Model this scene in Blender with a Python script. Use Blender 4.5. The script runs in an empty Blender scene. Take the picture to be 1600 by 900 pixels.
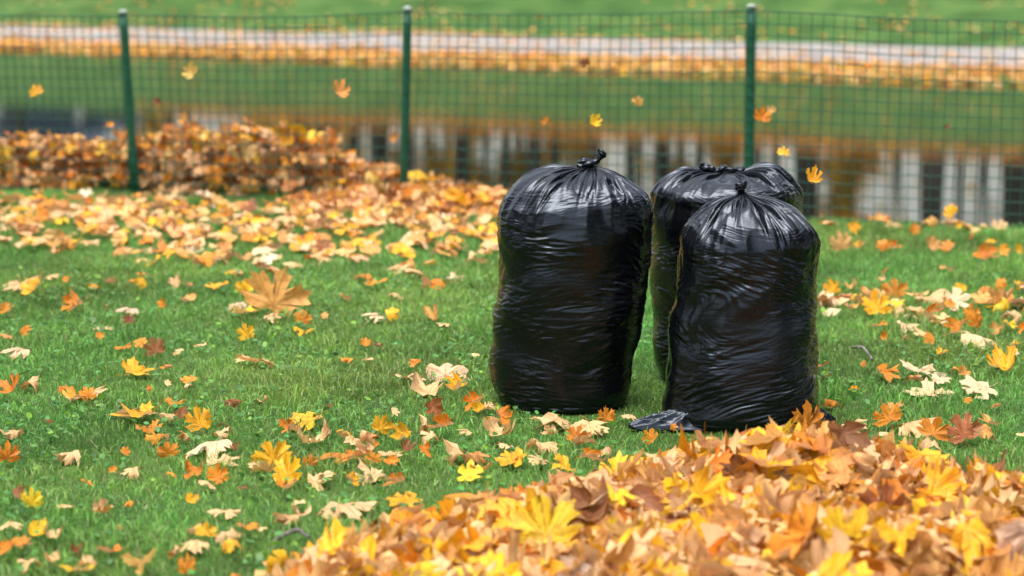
import bpy, math, random
import numpy as np
from mathutils import Vector, Matrix, Euler

random.seed(7)
RNG = np.random.default_rng(7)
SC = bpy.context.scene
COL = SC.collection
R = math.radians

# ------------------------------------------------------------------ camera
CAM_H, PITCH, FPX = 1.65, R(8.9), 85.0 / 36.0 * 1600.0
cam = bpy.data.cameras.new('camera')
cam.lens, cam.sensor_width = 85.0, 36.0
cam.clip_start, cam.clip_end = 0.1, 2000.0
cam.dof.use_dof = True
cam.dof.focus_distance = 7.95
cam.dof.aperture_fstop = 2.2
cam_o = bpy.data.objects.new('camera', cam)
COL.objects.link(cam_o)
cam_o.location = (0, 0, CAM_H)
cam_o.rotation_euler = (R(90) - PITCH, 0, 0)
SC.camera = cam_o

# ------------------------------------------------------------------ sky and sun (overcast)
SUN_EL, SUN_AZ = R(76), R(-150)           # azimuth measured clockwise from +Y (view direction)
w = bpy.data.worlds.new('World'); SC.world = w; w.use_nodes = True
nt = w.node_tree
bg = nt.nodes['Background']
sky = nt.nodes.new('ShaderNodeTexSky'); sky.sky_type = 'NISHITA'
sky.sun_disc = False; sky.sun_elevation = SUN_EL; sky.sun_rotation = SUN_AZ
sky.air_density = 1.6; sky.dust_density = 6.0; sky.ozone_density = 1.0
hs = nt.nodes.new('ShaderNodeHueSaturation'); hs.inputs['Saturation'].default_value = 0.55
nt.links.new(sky.outputs[0], hs.inputs['Color']); nt.links.new(hs.outputs[0], bg.inputs['Color'])
bg.inputs['Strength'].default_value = 0.15
sun = bpy.data.lights.new('sun', 'SUN'); sun.energy = 1.2; sun.angle = R(40); sun.color = (1, .97, .92)
sun_o = bpy.data.objects.new('sun', sun); COL.objects.link(sun_o)
sd = Vector((math.sin(SUN_AZ) * math.cos(SUN_EL), math.cos(SUN_AZ) * math.cos(SUN_EL), math.sin(SUN_EL)))
sun_o.rotation_euler = sd.to_track_quat('Z', 'Y').to_euler()
SC.view_settings.view_transform = 'Standard'
SC.view_settings.look = 'None'
SC.view_settings.exposure = 1.3
SC.view_settings.gamma = 1.0
SC.render.engine = 'CYCLES'
SC.cycles.max_bounces = 6
SC.cycles.diffuse_bounces = 3
SC.cycles.glossy_bounces = 3
SC.cycles.transmission_bounces = 3
SC.cycles.caustics_reflective = False
SC.cycles.caustics_refractive = False
SC.cycles.use_denoising = True

# ------------------------------------------------------------------ helpers
def ground_at(px, py, z=0.0):
    """point of the plane z seen at a photograph pixel (1600 x 900)"""
    a = PITCH + math.atan((py - 450) / FPX)
    D = (CAM_H - z) / math.tan(a)
    depth = D * math.cos(PITCH) + (CAM_H - z) * math.sin(PITCH)
    return (px - 800) / FPX * depth, D

def air_at(px, py, D):
    a = PITCH + math.atan((py - 450) / FPX)
    z = CAM_H - D * math.tan(a)
    depth = D * math.cos(PITCH) + (CAM_H - z) * math.sin(PITCH)
    return (px - 800) / FPX * depth, D, z

def px_per_m(D, z=0.0):
    return FPX / (D * math.cos(PITCH) + (CAM_H - z) * math.sin(PITCH))

def mesh_np(name, V, F, mat=None, smooth=True, col=None, uv=None):
    """mesh from a vertex array and a list/array of equal-size faces (or a list of arrays)"""
    V = np.asarray(V, dtype=np.float32)
    groups = F if isinstance(F, list) and len(F) and isinstance(F[0], np.ndarray) else [np.asarray(F, dtype=np.int32)]
    groups = [g for g in groups if len(g)]
    me = bpy.data.meshes.new(name)
    me.vertices.add(len(V)); me.vertices.foreach_set('co', V.ravel())
    loops = np.concatenate([g.ravel() for g in groups]).astype(np.int32)
    tot = np.concatenate([np.full(len(g), g.shape[1], dtype=np.int32) for g in groups])
    start = np.concatenate([[0], np.cumsum(tot)[:-1]]).astype(np.int32)
    me.loops.add(len(loops)); me.loops.foreach_set('vertex_index', loops)
    me.polygons.add(len(tot)); me.polygons.foreach_set('loop_start', start)
    try: me.polygons.foreach_set('loop_total', tot)
    except Exception: pass
    me.polygons.foreach_set('use_smooth', np.full(len(tot), smooth, dtype=bool))
    if uv is not None:
        l = me.uv_layers.new(name='UVMap')
        l.data.foreach_set('uv', np.asarray(uv, dtype=np.float32)[loops].ravel())
    if col is not None:
        a = me.color_attributes.new('Col', 'FLOAT_COLOR', 'POINT')
        c = np.ones((len(V), 4), dtype=np.float32); c[:, :3] = col
        a.data.foreach_set('color', c.ravel())
    me.update(calc_edges=True)
    if mat: me.materials.append(mat)
    return me

def link(name, me, parent=None, loc=None):
    o = bpy.data.objects.new(name, me); COL.objects.link(o)
    if parent is not None: o.parent = parent
    if loc is not None: o.location = loc
    return o

def tag(o, label=None, cat=None, group=None, kind=None):
    if label: o['label'] = label
    if cat: o['category'] = cat
    if group: o['group'] = group
    if kind: o['kind'] = kind
    return o

def empty(name, loc=(0, 0, 0)):
    o = link(name, None); o.location = loc; o.empty_display_size = .1
    return o

_G = RNG.random(4096) * 2 * math.pi
_GX, _GY = np.cos(_G), np.sin(_G)
def perlin(x, y, seed=0, perx=None):
    """2-D gradient noise, optionally periodic in x (perx = integer number of cells)"""
    x = np.asarray(x, float); y = np.asarray(y, float)
    x, y = np.broadcast_arrays(x, y)
    xi = np.floor(x).astype(np.int64); yi = np.floor(y).astype(np.int64)
    xf = x - xi; yf = y - yi
    def g(ix, iy, fx, fy):
        if perx: ix = np.mod(ix, perx)
        h = (ix * 374761393 + iy * 668265263 + seed * 974634777)
        h = (h ^ (h >> 13)) * 1274126177
        h = (h ^ (h >> 16)) & 4095
        return _GX[h] * fx + _GY[h] * fy
    u = xf * xf * xf * (xf * (xf * 6 - 15) + 10); v = yf * yf * yf * (yf * (yf * 6 - 15) + 10)
    a = g(xi, yi, xf, yf); b = g(xi + 1, yi, xf - 1, yf)
    c = g(xi, yi + 1, xf, yf - 1); d = g(xi + 1, yi + 1, xf - 1, yf - 1)
    return (a + (b - a) * u + (c - a) * v + (a - b - c + d) * u * v) * 1.5

def sstep(a, b, x):
    t = np.clip((np.asarray(x, float) - a) / (b - a), 0, 1)
    return t * t * (3 - 2 * t)

# ------------------------------------------------------------------ materials
def new_mat(name):
    m = bpy.data.materials.new(name); m.use_nodes = True
    n = m.node_tree; b = n.nodes['Principled BSDF']
    return m, n, b

def N(n, t, **kw):
    x = n.nodes.new(t)
    for k, v in kw.items(): setattr(x, k, v)
    return x

def ramp(n, src, stops):
    r = N(n, 'ShaderNodeValToRGB')
    el = r.color_ramp.elements
    while len(el) < len(stops): el.new(.5)
    for e, (p, c) in zip(el, stops): e.position = p; e.color = (*c, 1)
    n.links.new(src, r.inputs[0])
    return r.outputs[0]

def noise_mat(name, scale, stops, rough=.8, bump=0, bscale=None, coord='Object', detail=4, stretch=None, spec=.3):
    m, n, b = new_mat(name)
    tc = N(n, 'ShaderNodeTexCoord')
    src = tc.outputs[coord]
    if stretch:
        mp = N(n, 'ShaderNodeMapping'); mp.inputs['Scale'].default_value = stretch
        n.links.new(src, mp.inputs[0]); src = mp.outputs[0]
    no = N(n, 'ShaderNodeTexNoise'); no.inputs['Scale'].default_value = scale; no.inputs['Detail'].default_value = detail
    n.links.new(src, no.inputs['Vector'])
    n.links.new(ramp(n, no.outputs[0], stops), b.inputs['Base Color'])
    b.inputs['Roughness'].default_value = rough
    b.inputs['Specular IOR Level'].default_value = spec
    if bump:
        n2 = N(n, 'ShaderNodeTexNoise'); n2.inputs['Scale'].default_value = bscale or scale * 3; n2.inputs['Detail'].default_value = 5
        n.links.new(src, n2.inputs['Vector'])
        bp = N(n, 'ShaderNodeBump'); bp.inputs['Strength'].default_value = bump; bp.inputs['Distance'].default_value = .02
        n.links.new(n2.outputs[0], bp.inputs['Height']); n.links.new(bp.outputs[0], b.inputs['Normal'])
    return m

def leaf_material(name, attr, veins=True):
    """two-sided maple leaf: coloured upper face, paler under face, veins along the lobes, brown blotches"""
    m, n, b = new_mat(name)
    L = n.links.new
    if attr:
        c = N(n, 'ShaderNodeAttribute', attribute_name='Col'); top = c.outputs['Color']
    else:
        c = N(n, 'ShaderNodeObjectInfo'); top = c.outputs['Color']
    uv = N(n, 'ShaderNodeUVMap')
    sp = N(n, 'ShaderNodeSeparateXYZ'); L(uv.outputs[0], sp.inputs[0])
    def M(op, a, bb=None):
        x = N(n, 'ShaderNodeMath', operation=op)
        for i, v in enumerate((a, bb)):
            if v is None: continue
            if isinstance(v, (int, float)): x.inputs[i].default_value = v
            else: L(v, x.inputs[i])
        return x.outputs[0]
    geo = N(n, 'ShaderNodeNewGeometry')
    # blotches
    tc = N(n, 'ShaderNodeTexCoord')
    no = N(n, 'ShaderNodeTexNoise'); no.inputs['Scale'].default_value = 38 if attr else 30; no.inputs['Detail'].default_value = 5
    L(geo.outputs['Position'], no.inputs['Vector'])
    bl = ramp(n, no.outputs[0], [(0, (.55, .42, .35)), (.38, (.80, .74, .70)), (.52, (1, 1, 1)), (.75, (1.12, 1.1, 1.0))])
    n3 = N(n, 'ShaderNodeTexNoise'); n3.inputs['Scale'].default_value = 170; n3.inputs['Detail'].default_value = 2
    L(geo.outputs['Position'], n3.inputs['Vector'])
    spots = ramp(n, n3.outputs[0], [(.30, (.38, .26, .18)), (.38, (1, 1, 1))])
    sm = N(n, 'ShaderNodeMix', data_type='RGBA', blend_type='MULTIPLY'); sm.inputs[0].default_value = .85
    L(bl, sm.inputs['A']); L(spots, sm.inputs['B']); bl = sm.outputs['Result']
    mul = N(n, 'ShaderNodeMix', data_type='RGBA', blend_type='MULTIPLY'); mul.inputs[0].default_value = .9
    L(top, mul.inputs['A']); L(bl, mul.inputs['B'])
    topc = mul.outputs['Result']
    # paler dry underside
    un = N(n, 'ShaderNodeMix', data_type='RGBA'); un.inputs[0].default_value = .66
    L(topc, un.inputs['A']); un.inputs['B'].default_value = (.72, .47, .26, 1)
    side = N(n, 'ShaderNodeMix', data_type='RGBA')
    L(geo.outputs['Backfacing'], side.inputs[0]); L(topc, side.inputs['A']); L(un.outputs['Result'], side.inputs['B'])
    out = side.outputs['Result']
    if veins:
        dmin = None
        yy = M('SUBTRACT', sp.outputs[1], .02)
        ax = M('ABSOLUTE', sp.outputs[0])
        for ang in (0, 38, 82):
            sx, cx = math.sin(R(ang)), math.cos(R(ang))
            d = M('ABSOLUTE', M('SUBTRACT', M('MULTIPLY', ax, cx), M('MULTIPLY', yy, sx)))
            al = M('ADD', M('MULTIPLY', ax, sx), M('MULTIPLY', yy, cx))
            d = M('ADD', d, M('MULTIPLY', M('LESS_THAN', al, 0.0), 1.0))
            dmin = d if dmin is None else M('MINIMUM', dmin, d)
        vm = N(n, 'ShaderNodeMapRange'); vm.inputs[1].default_value = .004; vm.inputs[2].default_value = .017
        vm.inputs[3].default_value = 1; vm.inputs[4].default_value = 0
        L(dmin, vm.inputs[0])
        # side veins: stripes herringboning off the main ones
        st = M('SINE', M('MULTIPLY', M('ADD', M('MULTIPLY', ax, 1.0), M('MULTIPLY', yy, 1.3)), 55.0))
        vv = M('MAXIMUM', vm.outputs[0], M('MULTIPLY', M('GREATER_THAN', st, .93), .35))
        vx = N(n, 'ShaderNodeMix', data_type='RGBA', blend_type='MULTIPLY')
        L(M('MULTIPLY', vv, .75), vx.inputs[0]); L(out, vx.inputs['A']); vx.inputs['B'].default_value = (.62, .44, .26, 1)
        out = vx.outputs['Result']
        bp = N(n, 'ShaderNodeBump'); bp.inputs['Strength'].default_value = .35; bp.inputs['Distance'].default_value = .003
        L(M('ADD', vv, no.outputs[0]), bp.inputs['Height']); L(bp.outputs[0], b.inputs['Normal'])
    L(out, b.inputs['Base Color'])
    b.inputs['Roughness'].default_value = .55
    b.inputs['Specular IOR Level'].default_value = .35
    tr = N(n, 'ShaderNodeBsdfTranslucent'); L(out, tr.inputs[0])
    mx = N(n, 'ShaderNodeMixShader'); mx.inputs[0].default_value = .22 if attr else .32
    o = n.nodes['Material Output']
    L(b.outputs[0], mx.inputs[1]); L(tr.outputs[0], mx.inputs[2]); L(mx.outputs[0], o.inputs[0])
    return m

def foliage_material(name, rough=.6, transl=.3):
    m, n, b = new_mat(name)
    c = N(n, 'ShaderNodeAttribute', attribute_name='Col')
    n.links.new(c.outputs['Color'], b.inputs['Base Color'])
    b.inputs['Roughness'].default_value = rough; b.inputs['Specular IOR Level'].default_value = .3
    tr = N(n, 'ShaderNodeBsdfTranslucent'); n.links.new(c.outputs['Color'], tr.inputs[0])
    mx = N(n, 'ShaderNodeMixShader'); mx.inputs[0].default_value = transl
    n.links.new(b.outputs[0], mx.inputs[1]); n.links.new(tr.outputs[0], mx.inputs[2])
    n.links.new(mx.outputs[0], n.nodes['Material Output'].inputs[0])
    return m

def plastic_material(name):
    m, n, b = new_mat(name)
    b.inputs['Base Color'].default_value = (.0022, .0026, .0036, 1)
    b.inputs['Roughness'].default_value = .2
    b.inputs['IOR'].default_value = 1.54
    b.inputs['Specular IOR Level'].default_value = .40
    b.inputs['Specular Tint'].default_value = (.70, .82, 1.0, 1)  # blue put into the highlights, standing in for cool sky reflection
    tc = N(n, 'ShaderNodeTexCoord')
    mp = N(n, 'ShaderNodeMapping'); mp.inputs['Scale'].default_value = (14, 14, 75)
    n.links.new(tc.outputs['Object'], mp.inputs[0])
    a = N(n, 'ShaderNodeTexNoise'); a.inputs['Scale'].default_value = 1; a.inputs['Detail'].default_value = 4; a.inputs['Distortion'].default_value = .6
    n.links.new(mp.outputs[0], a.inputs['Vector'])
    c = N(n, 'ShaderNodeTexNoise'); c.inputs['Scale'].default_value = 90; c.inputs['Detail'].default_value = 3
    n.links.new(tc.outputs['Object'], c.inputs['Vector'])
    ad = N(n, 'ShaderNodeMath', operation='MULTIPLY_ADD'); ad.inputs[1].default_value = .25
    n.links.new(c.outputs[0], ad.inputs[0]); n.links.new(a.outputs[0], ad.inputs[2])
    bp = N(n, 'ShaderNodeBump'); bp.inputs['Strength'].default_value = .22; bp.inputs['Distance'].default_value = .004
    n.links.new(ad.outputs[0], bp.inputs['Height']); n.links.new(bp.outputs[0], b.inputs['Normal'])
    rr = N(n, 'ShaderNodeMapRange'); rr.inputs[3].default_value = .20; rr.inputs[4].default_value = .32
    n.links.new(c.outputs[0], rr.inputs[0]); n.links.new(rr.outputs[0], b.inputs['Roughness'])
    return m

MAT = {}
MAT['leaf_obj'] = leaf_material('maple_leaf', False)
MAT['leaf_mass'] = leaf_material('maple_leaf_mass', True)
MAT['leaf_far'] = foliage_material('far_leaf', .7, .2)
MAT['grass'] = foliage_material('grass_blade', .45, .35)
MAT['foliage'] = foliage_material('foliage', .6, .35)
MAT['plastic'] = plastic_material('black_polythene')
MAT['soil'] = noise_mat('turf_ground', 1.4, [(.25, (.022, .050, .014)), (.5, (.042, .092, .024)), (.75, (.080, .135, .038))], .95, .6, 60, spec=.05)
MAT['path'] = noise_mat('gravel_path', 2.5, [(.3, (.145, .137, .132)), (.6, (.225, .212, .205))], .9, .4, 80)
MAT['bark'] = noise_mat('bark', 9, [(.3, (.012, .012, .013)), (.7, (.040, .036, .034))], .9, .8, 30, stretch=(1, 1, .25))
MAT['post'] = noise_mat('green_coated_steel', 30, [(.3, (.006, .070, .036)), (.7, (.012, .100, .052))], .45, .1, 120)
MAT['wire'] = noise_mat('green_coated_wire', 20, [(.3, (.006, .055, .036)), (.7, (.012, .085, .056))], .5)
MAT['cap'] = noise_mat('weathered_cap', 40, [(.3, (.16, .22, .18)), (.7, (.30, .34, .30))], .6)
MAT['twig'] = noise_mat('twig_bark', 60, [(.3, (.05, .04, .035)), (.7, (.22, .20, .19))], .9)
MAT['plaster'] = noise_mat('pale_plaster', 1.5, [(.3, (.58, .48, .40)), (.7, (.70, .60, .52))], .9)
MAT['roof'] = noise_mat('roof_metal', 3, [(.3, (.10, .09, .09)), (.7, (.16, .14, .13))], .7)
MAT['glass'] = noise_mat('window_glass', 2, [(.3, (.02, .025, .03)), (.7, (.04, .045, .05))], .08, spec=.6)
MAT['frame'] = noise_mat('white_frame', 10, [(.3, (.7, .7, .68)), (.7, (.8, .8, .78))], .5)
MAT['navy'] = noise_mat('navy_paint', 3, [(.3, (.006, .013, .05)), (.7, (.008, .018, .065))], .2, spec=.5)
MAT['tyre'] = noise_mat('rubber', 20, [(.3, (.012, .012, .012)), (.7, (.02, .02, .02))], .8)
MAT['chrome'] = noise_mat('wheel_metal', 20, [(.3, (.3, .3, .31)), (.7, (.4, .4, .41))], .35)
MAT['lamp'] = noise_mat('lamp_glass', 20, [(.3, (.6, .6, .58)), (.7, (.7, .7, .68))], .2)

m, n, b = new_mat('pond_water')
b.inputs['Base Color'].default_value = (.006, .007, .005, 1)
b.inputs['Roughness'].default_value = .03
b.inputs['IOR'].default_value = 1.48
tc = N(n, 'ShaderNodeTexCoord'); mp = N(n, 'ShaderNodeMapping'); mp.inputs['Scale'].default_value = (.8, 2.2, 1)
no = N(n, 'ShaderNodeTexNoise'); no.inputs['Scale'].default_value = 2.2; no.inputs['Detail'].default_value = 3
bp = N(n, 'ShaderNodeBump'); bp.inputs['Strength'].default_value = .020; bp.inputs['Distance'].default_value = .05
n.links.new(tc.outputs['Object'], mp.inputs[0]); n.links.new(mp.outputs[0], no.inputs['Vector'])
n.links.new(no.outputs[0], bp.inputs['Height']); n.links.new(bp.outputs[0], b.inputs['Normal'])
MAT['water'] = m

# ------------------------------------------------------------------ terrain
WATER_Z = -.25
F1, F3 = np.array((-2.19, 14.0)), np.array((1.27, 12.9))       # fence line on the near bank
FD = (F3 - F1) / np.linalg.norm(F3 - F1); FN = np.array((-FD[1], FD[0]))
S1 = np.array((-7.0, 33.2)); SD = np.array((.869, -.494)); SN = np.array((.494, .869))   # far shore line

def fence_xy(s, off=0): return F1 + FD * s + FN * off
def fs(x, y): return (x - F1[0]) * FN[0] + (y - F1[1]) * FN[1]          # metres beyond the fence line
def ft(x, y): return (x - F1[0]) * FD[0] + (y - F1[1]) * FD[1]
def qs(x, y): return (x - S1[0]) * SN[0] + (y - S1[1]) * SN[1]          # metres beyond the far shore
def qt(x, y): return (x - S1[0]) * SD[0] + (y - S1[1]) * SD[1]
def shore_xy(t, q): return S1 + SD * t + SN * q

def ground_z(x, y):
    x = np.asarray(x, float); y = np.asarray(y, float)
    s, q = fs(x, y), qs(x, y)
    e0 = np.interp(ft(x, y), [1.9, 2.8], [.75, .06])
    near = perlin(x * .9, y * .9, 3) * .018 - .62 * sstep(e0, e0 + .5, s)
    far = WATER_Z + np.interp(q, [-1.2, 0, .25, 1.4, 4.6, 6.0, 17.6, 20.0, 30, 200], [-.5, 0, .02, .035, .055, .20, 2.36, 2.86, 3.1, 6.0])
    far = far + perlin(x * .35, y * .35, 5) * .05 * sstep(4, 7, q)
    return np.where(q > -1.2, np.maximum(near, far), near)

xs = np.unique(np.concatenate([np.linspace(-220, -24, 15), np.linspace(-24, 24, 121), np.linspace(24, 220, 15)]))
ys = np.unique(np.concatenate([np.linspace(-120, 0, 14), np.linspace(0, 11, 36), np.linspace(11, 18, 100), np.linspace(18, 70, 150), np.linspace(70, 420, 18)]))
X, Y = np.meshgrid(xs, ys)
Z = ground_z(X, Y)
V = np.stack([X, Y, Z], -1).reshape(-1, 3)
ny, nx = X.shape
i = (np.arange(ny - 1)[:, None] * nx + np.arange(nx - 1)[None, :]).ravel()
ground = link('ground', mesh_np('ground', V, np.stack([i, i + 1, i + nx + 1, i + nx], 1), MAT['soil']))
tag(ground, 'green lawn and grassy slope beyond the pond', kind='structure')

# pond: one sheet between the two banks
t = np.linspace(-60, 60, 25)
near_e = np.array([fence_xy(a, .0) for a in t]); far_e = np.array([shore_xy(a + 7, .4) for a in t])
V = []; F = []
for k in range(len(t)):
    V += [(*near_e[k], WATER_Z), (*far_e[k], WATER_Z)]
for k in range(len(t) - 1): F.append((2 * k, 2 * k + 2, 2 * k + 3, 2 * k + 1))
pond = link('pond_water', mesh_np('pond_water', V, F, MAT['water']))
tag(pond, 'still pond behind the fence mirroring trunks and golden trees', kind='structure')

# gravel path along the far shore
V = []; F = []
tt = np.linspace(-20, 40, 61)
qa = np.interp(tt, [0, 15], [1.3, 2.6]) + perlin(tt * .4, 0 * tt, 11) * .25
qb = np.interp(tt, [0, 15], [4.6, 5.2]) + perlin(tt * .4, 0 * tt + 9, 11) * .25
for k, a in enumerate(tt):
    for f in (0, .25, .5, .75, 1):
        p = shore_xy(a, qa[k] + (qb[k] - qa[k]) * f)
        V.append((p[0], p[1], float(ground_z(p[0], p[1])) + .02 + .012 * math.sin(f * math.pi)))
for k in range(len(tt) - 1):
    for f in range(4): F.append((k * 5 + f, k * 5 + 5 + f, k * 5 + 6 + f, k * 5 + 1 + f))
path = link('path', mesh_np('path', V, F, MAT['path']))
tag(path, 'grey gravel path along the far shore of the pond', kind='structure')

# ------------------------------------------------------------------ maple leaves
HALF = [(0, 1.02), (.055, .84), (.17, .80), (.15, .64), (.14, .45), (.27, .60), (.36, .74), (.42, .62), (.58, .64), (.52, .46), (.64, .38),
        (.46, .28), (.32, .20), (.50, .19), (.68, .14), (.52, .04), (.47, -.08), (.30, -.09), (.16, -.14), (.05, -.04)]
LOWI = [0, 2, 4, 6, 8, 10, 12, 14, 16, 18]
FARH = [(0, 1), (.2, .5), (.6, .6), (.55, .0), (.1, -.1)]

def outline(half):
    return np.array(half + [(-x, y) for x, y in half[::-1] if x > 0])

def leaf_mesh_data(rg, half, rings, fold=0., bx=0., by=0., wav=.05, stem=1, twist=0., jag=.02):
    """unit leaf, blade junction at the origin, tip at +Y, upper face +Z; returns V, F(tris), uv"""
    ol = outline(half).copy()
    ol[:, 0] *= rg.uniform(.88, 1.12); ol += rg.normal(0, jag, ol.shape) * (np.abs(ol[:, :1]) > 0)
    n = len(ol); c = np.array((0, .1))
    P = [c[None]]
    for f in rings: P.append(c + (ol - c) * f)
    uv = np.concatenate(P); F = []
    for k in range(n): F.append((0, 1 + (k + 1) % n, 1 + k))
    for r in range(len(rings) - 1):
        a, b2 = 1 + r * n, 1 + (r + 1) * n
        for k in range(n):
            k2 = (k + 1) % n
            F.append((a + k, a + k2, b2 + k2)); F.append((a + k, b2 + k2, b2 + k))
    x, y = uv[:, 0].copy(), uv[:, 1].copy()
    ph = rg.uniform(0, 6.28, 4)
    rr = np.hypot(x, y - .1); th = np.arctan2(x, y - .1)
    z = wav * rr * (np.sin(th * 5 + ph[0]) + .8 * np.sin(th * 9 + ph[1])) + wav * .5 * np.sin(x * 9 + ph[2]) * np.sin(y * 8 + ph[3])
    z = z + fold * np.abs(x)
    if stem:
        ns = len(uv); sl = rg.uniform(.3, .6); cx, cz = rg.uniform(-.3, .3), rg.uniform(-.05, .2)
        S = []
        for k in range(5):
            f = k / 4; p = np.array((cx * f * f, -.02 - sl * f))
            for a in range(3): S.append((p[0] + .014 * math.cos(a * 2.09), p[1], cz * f * f + .014 * math.sin(a * 2.09)))
        S = np.array(S)
        for k in range(4):
            for a in range(3):
                a2 = (a + 1) % 3; q0 = ns + k * 3
                F.append((q0 + a, q0 + a2, q0 + 3 + a2)); F.append((q0 + a, q0 + 3 + a2, q0 + 3 + a))
        x = np.concatenate([x, S[:, 0]]); y = np.concatenate([y, S[:, 1]]); z = np.concatenate([z, S[:, 2]])
        uv = np.concatenate([uv, np.full((len(S), 2), (0., .5))])
    y = y - .4
    if twist:
        a = twist * y; x, z = x * np.cos(a) - z * np.sin(a), x * np.sin(a) + z * np.cos(a)
    if abs(by) > 1e-3:
        a = by * y; rad = 1 / by - z
        y, z = rad * np.sin(a), 1 / by - rad * np.cos(a)
    if abs(bx) > 1e-3:
        a = bx * x; rad = 1 / bx - z
        x, z = rad * np.sin(a), 1 / bx - rad * np.cos(a)
    return np.stack([x, y, z], 1), np.array(F, dtype=np.int32), uv

def leaf_params(pose, rg):
    sg = rg.choice([-1, 1])
    if pose == 'f': return dict(fold=rg.uniform(-.05, .35), bx=rg.uniform(-.5, .9), by=rg.uniform(-.8, .8), wav=.10, twist=rg.uniform(-.4, .4))
    if pose == 'd': return dict(fold=rg.uniform(.05, .3), bx=rg.uniform(.3, 1.1), by=rg.uniform(.3, 1.2), wav=.09, twist=rg.uniform(-.3, .3))
    if pose == 'c': return dict(fold=rg.uniform(-.3, .6), bx=sg * rg.uniform(1.8, 3.6), by=rg.uniform(-.9, .9), wav=.10, twist=rg.uniform(-1.1, 1.1))
    if pose == 'k': return dict(fold=rg.uniform(.2, .6), bx=rg.uniform(.8, 1.8), by=rg.uniform(.5, 1.6), wav=.07, twist=rg.uniform(-.5, .5))
    return dict(fold=rg.uniform(-.2, .4), bx=rg.uniform(-.7, .8), by=rg.uniform(-.5, .8), wav=.06, twist=rg.uniform(-.3, .3))      # 's'

LEAF_COL = {  # upper-face colours
    'Y': (.82, .52, .020), 'G': (.80, .41, .016), 'O': (.68, .245, .018), 'B': (.24, .085, .024), 'T': (.62, .31, .085), 'P': (.76, .46, .17), 'R': (.40, .15, .055), 'W': (.80, .64, .46)}
COLOUR_WORD = {'Y': 'bright yellow', 'G': 'golden', 'O': 'orange', 'B': 'brown', 'T': 'tan', 'P': 'pale beige', 'R': 'russet', 'W': 'cream white'}

LEAF_MESH = {}
_rg = np.random.default_rng(21)
for pose, cnt in (('f', 7), ('d', 6), ('c', 7), ('k', 5), ('s', 7)):
    LEAF_MESH[pose] = []
    for k in range(cnt):
        Vl, Fl, uvl = leaf_mesh_data(_rg, HALF, (.3, .65, 1.0), **leaf_params(pose, _rg))
        LEAF_MESH[pose].append(mesh_np('leaf', Vl, Fl, MAT['leaf_obj'], True, uv=uvl))
LOW = [HALF[k] for k in LOWI]

def leaf_colour(code, rg):
    c = np.array(LEAF_COL[code]) * rg.uniform(.82, 1.12)
    return np.clip(c * (1 + rg.normal(0, .06, 3)), .004, .9)

class Mass:
    """many small leaves joined into one object"""
    def __init__(self): self.V = []; self.F = []; self.C = []; self.U = []; self.n = 0
    def add(self, V, F, col, uv):
        self.V.append(V); self.F.append(F + self.n); self.C.append(np.tile(col, (len(V), 1))); self.U.append(uv); self.n += len(V)
    def build(self, name, mat):
        return link(name, mesh_np(name, np.concatenate(self.V), np.concatenate(self.F), mat, True, col=np.concatenate(self.C), uv=np.concatenate(self.U)))

_rg = np.random.default_rng(5)
LOWLIB = {}
for pose in 'fdcks':
    LOWLIB[pose] = [leaf_mesh_data(_rg, LOW, (.5, 1.0), stem=(k % 3 == 0), **leaf_params(pose, _rg)) for k in range(14)]
FARLIB = [leaf_mesh_data(_rg, FARH, (1.0,), stem=0, fold=_rg.uniform(0, .5), bx=.5, wav=.02) for k in range(8)]

def rot_to(normal, spin):
    q = Vector(normal).normalized().to_track_quat('Z', 'Y')
    return np.array((q.to_matrix() @ Matrix.Rotation(spin, 3, 'Z')))

def mass_leaf(mass, lib, pos, normal, size, col, rg, flip):
    Vl, Fl, uvl = lib[rg.integers(len(lib))]
    M3 = rot_to(normal, rg.uniform(0, 6.283))
    Vv = Vl * size
    if flip: Vv = Vv * np.array((1, -1, -1))
    mass.add(Vv @ M3.T + np.asarray(pos), Fl, col, uvl)

def jitter_normal(nrm, sig, rg):
    v = np.asarray(nrm, float) + rg.normal(0, sig, 3)
    if v[2] < .05: v[2] = abs(v[2]) + .05
    return v

def pick(rg, codes, p): return codes[rg.choice(len(codes), p=np.array(p) / sum(p))]

# ---- the big heap in the foreground: height field
def heap_front(x, y):
    x = np.asarray(x, float); y = np.asarray(y, float)
    h = .20 * np.exp(-((x - .78) / .44) ** 2 - ((y - 6.58) / .42) ** 2)
    h = np.maximum(h, .125 * np.exp(-((x - 1.35) / .55) ** 2 - ((y - 6.30) / .42) ** 2))
    h = np.maximum(h, .145 * np.exp(-((x - .25) / .55) ** 2 - ((y - 6.15) / .36) ** 2))
    h = np.maximum(h, .18 * np.exp(-((x - .80) / .85) ** 2 - ((y - 5.75) / .55) ** 2))
    h = np.maximum(h, .115 * np.exp(-((x + .15) / .42) ** 2 - ((y - 5.75) / .36) ** 2))
    return np.maximum(h + perlin(x * 4, y * 4, 8) * .03 * sstep(.02, .1, h) - .026, 0)

def grad(f, x, y, e=.02):
    return (float(f(x + e, y)) - float(f(x - e, y))) / (2 * e), (float(f(x, y + e)) - float(f(x, y - e))) / (2 * e)

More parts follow.
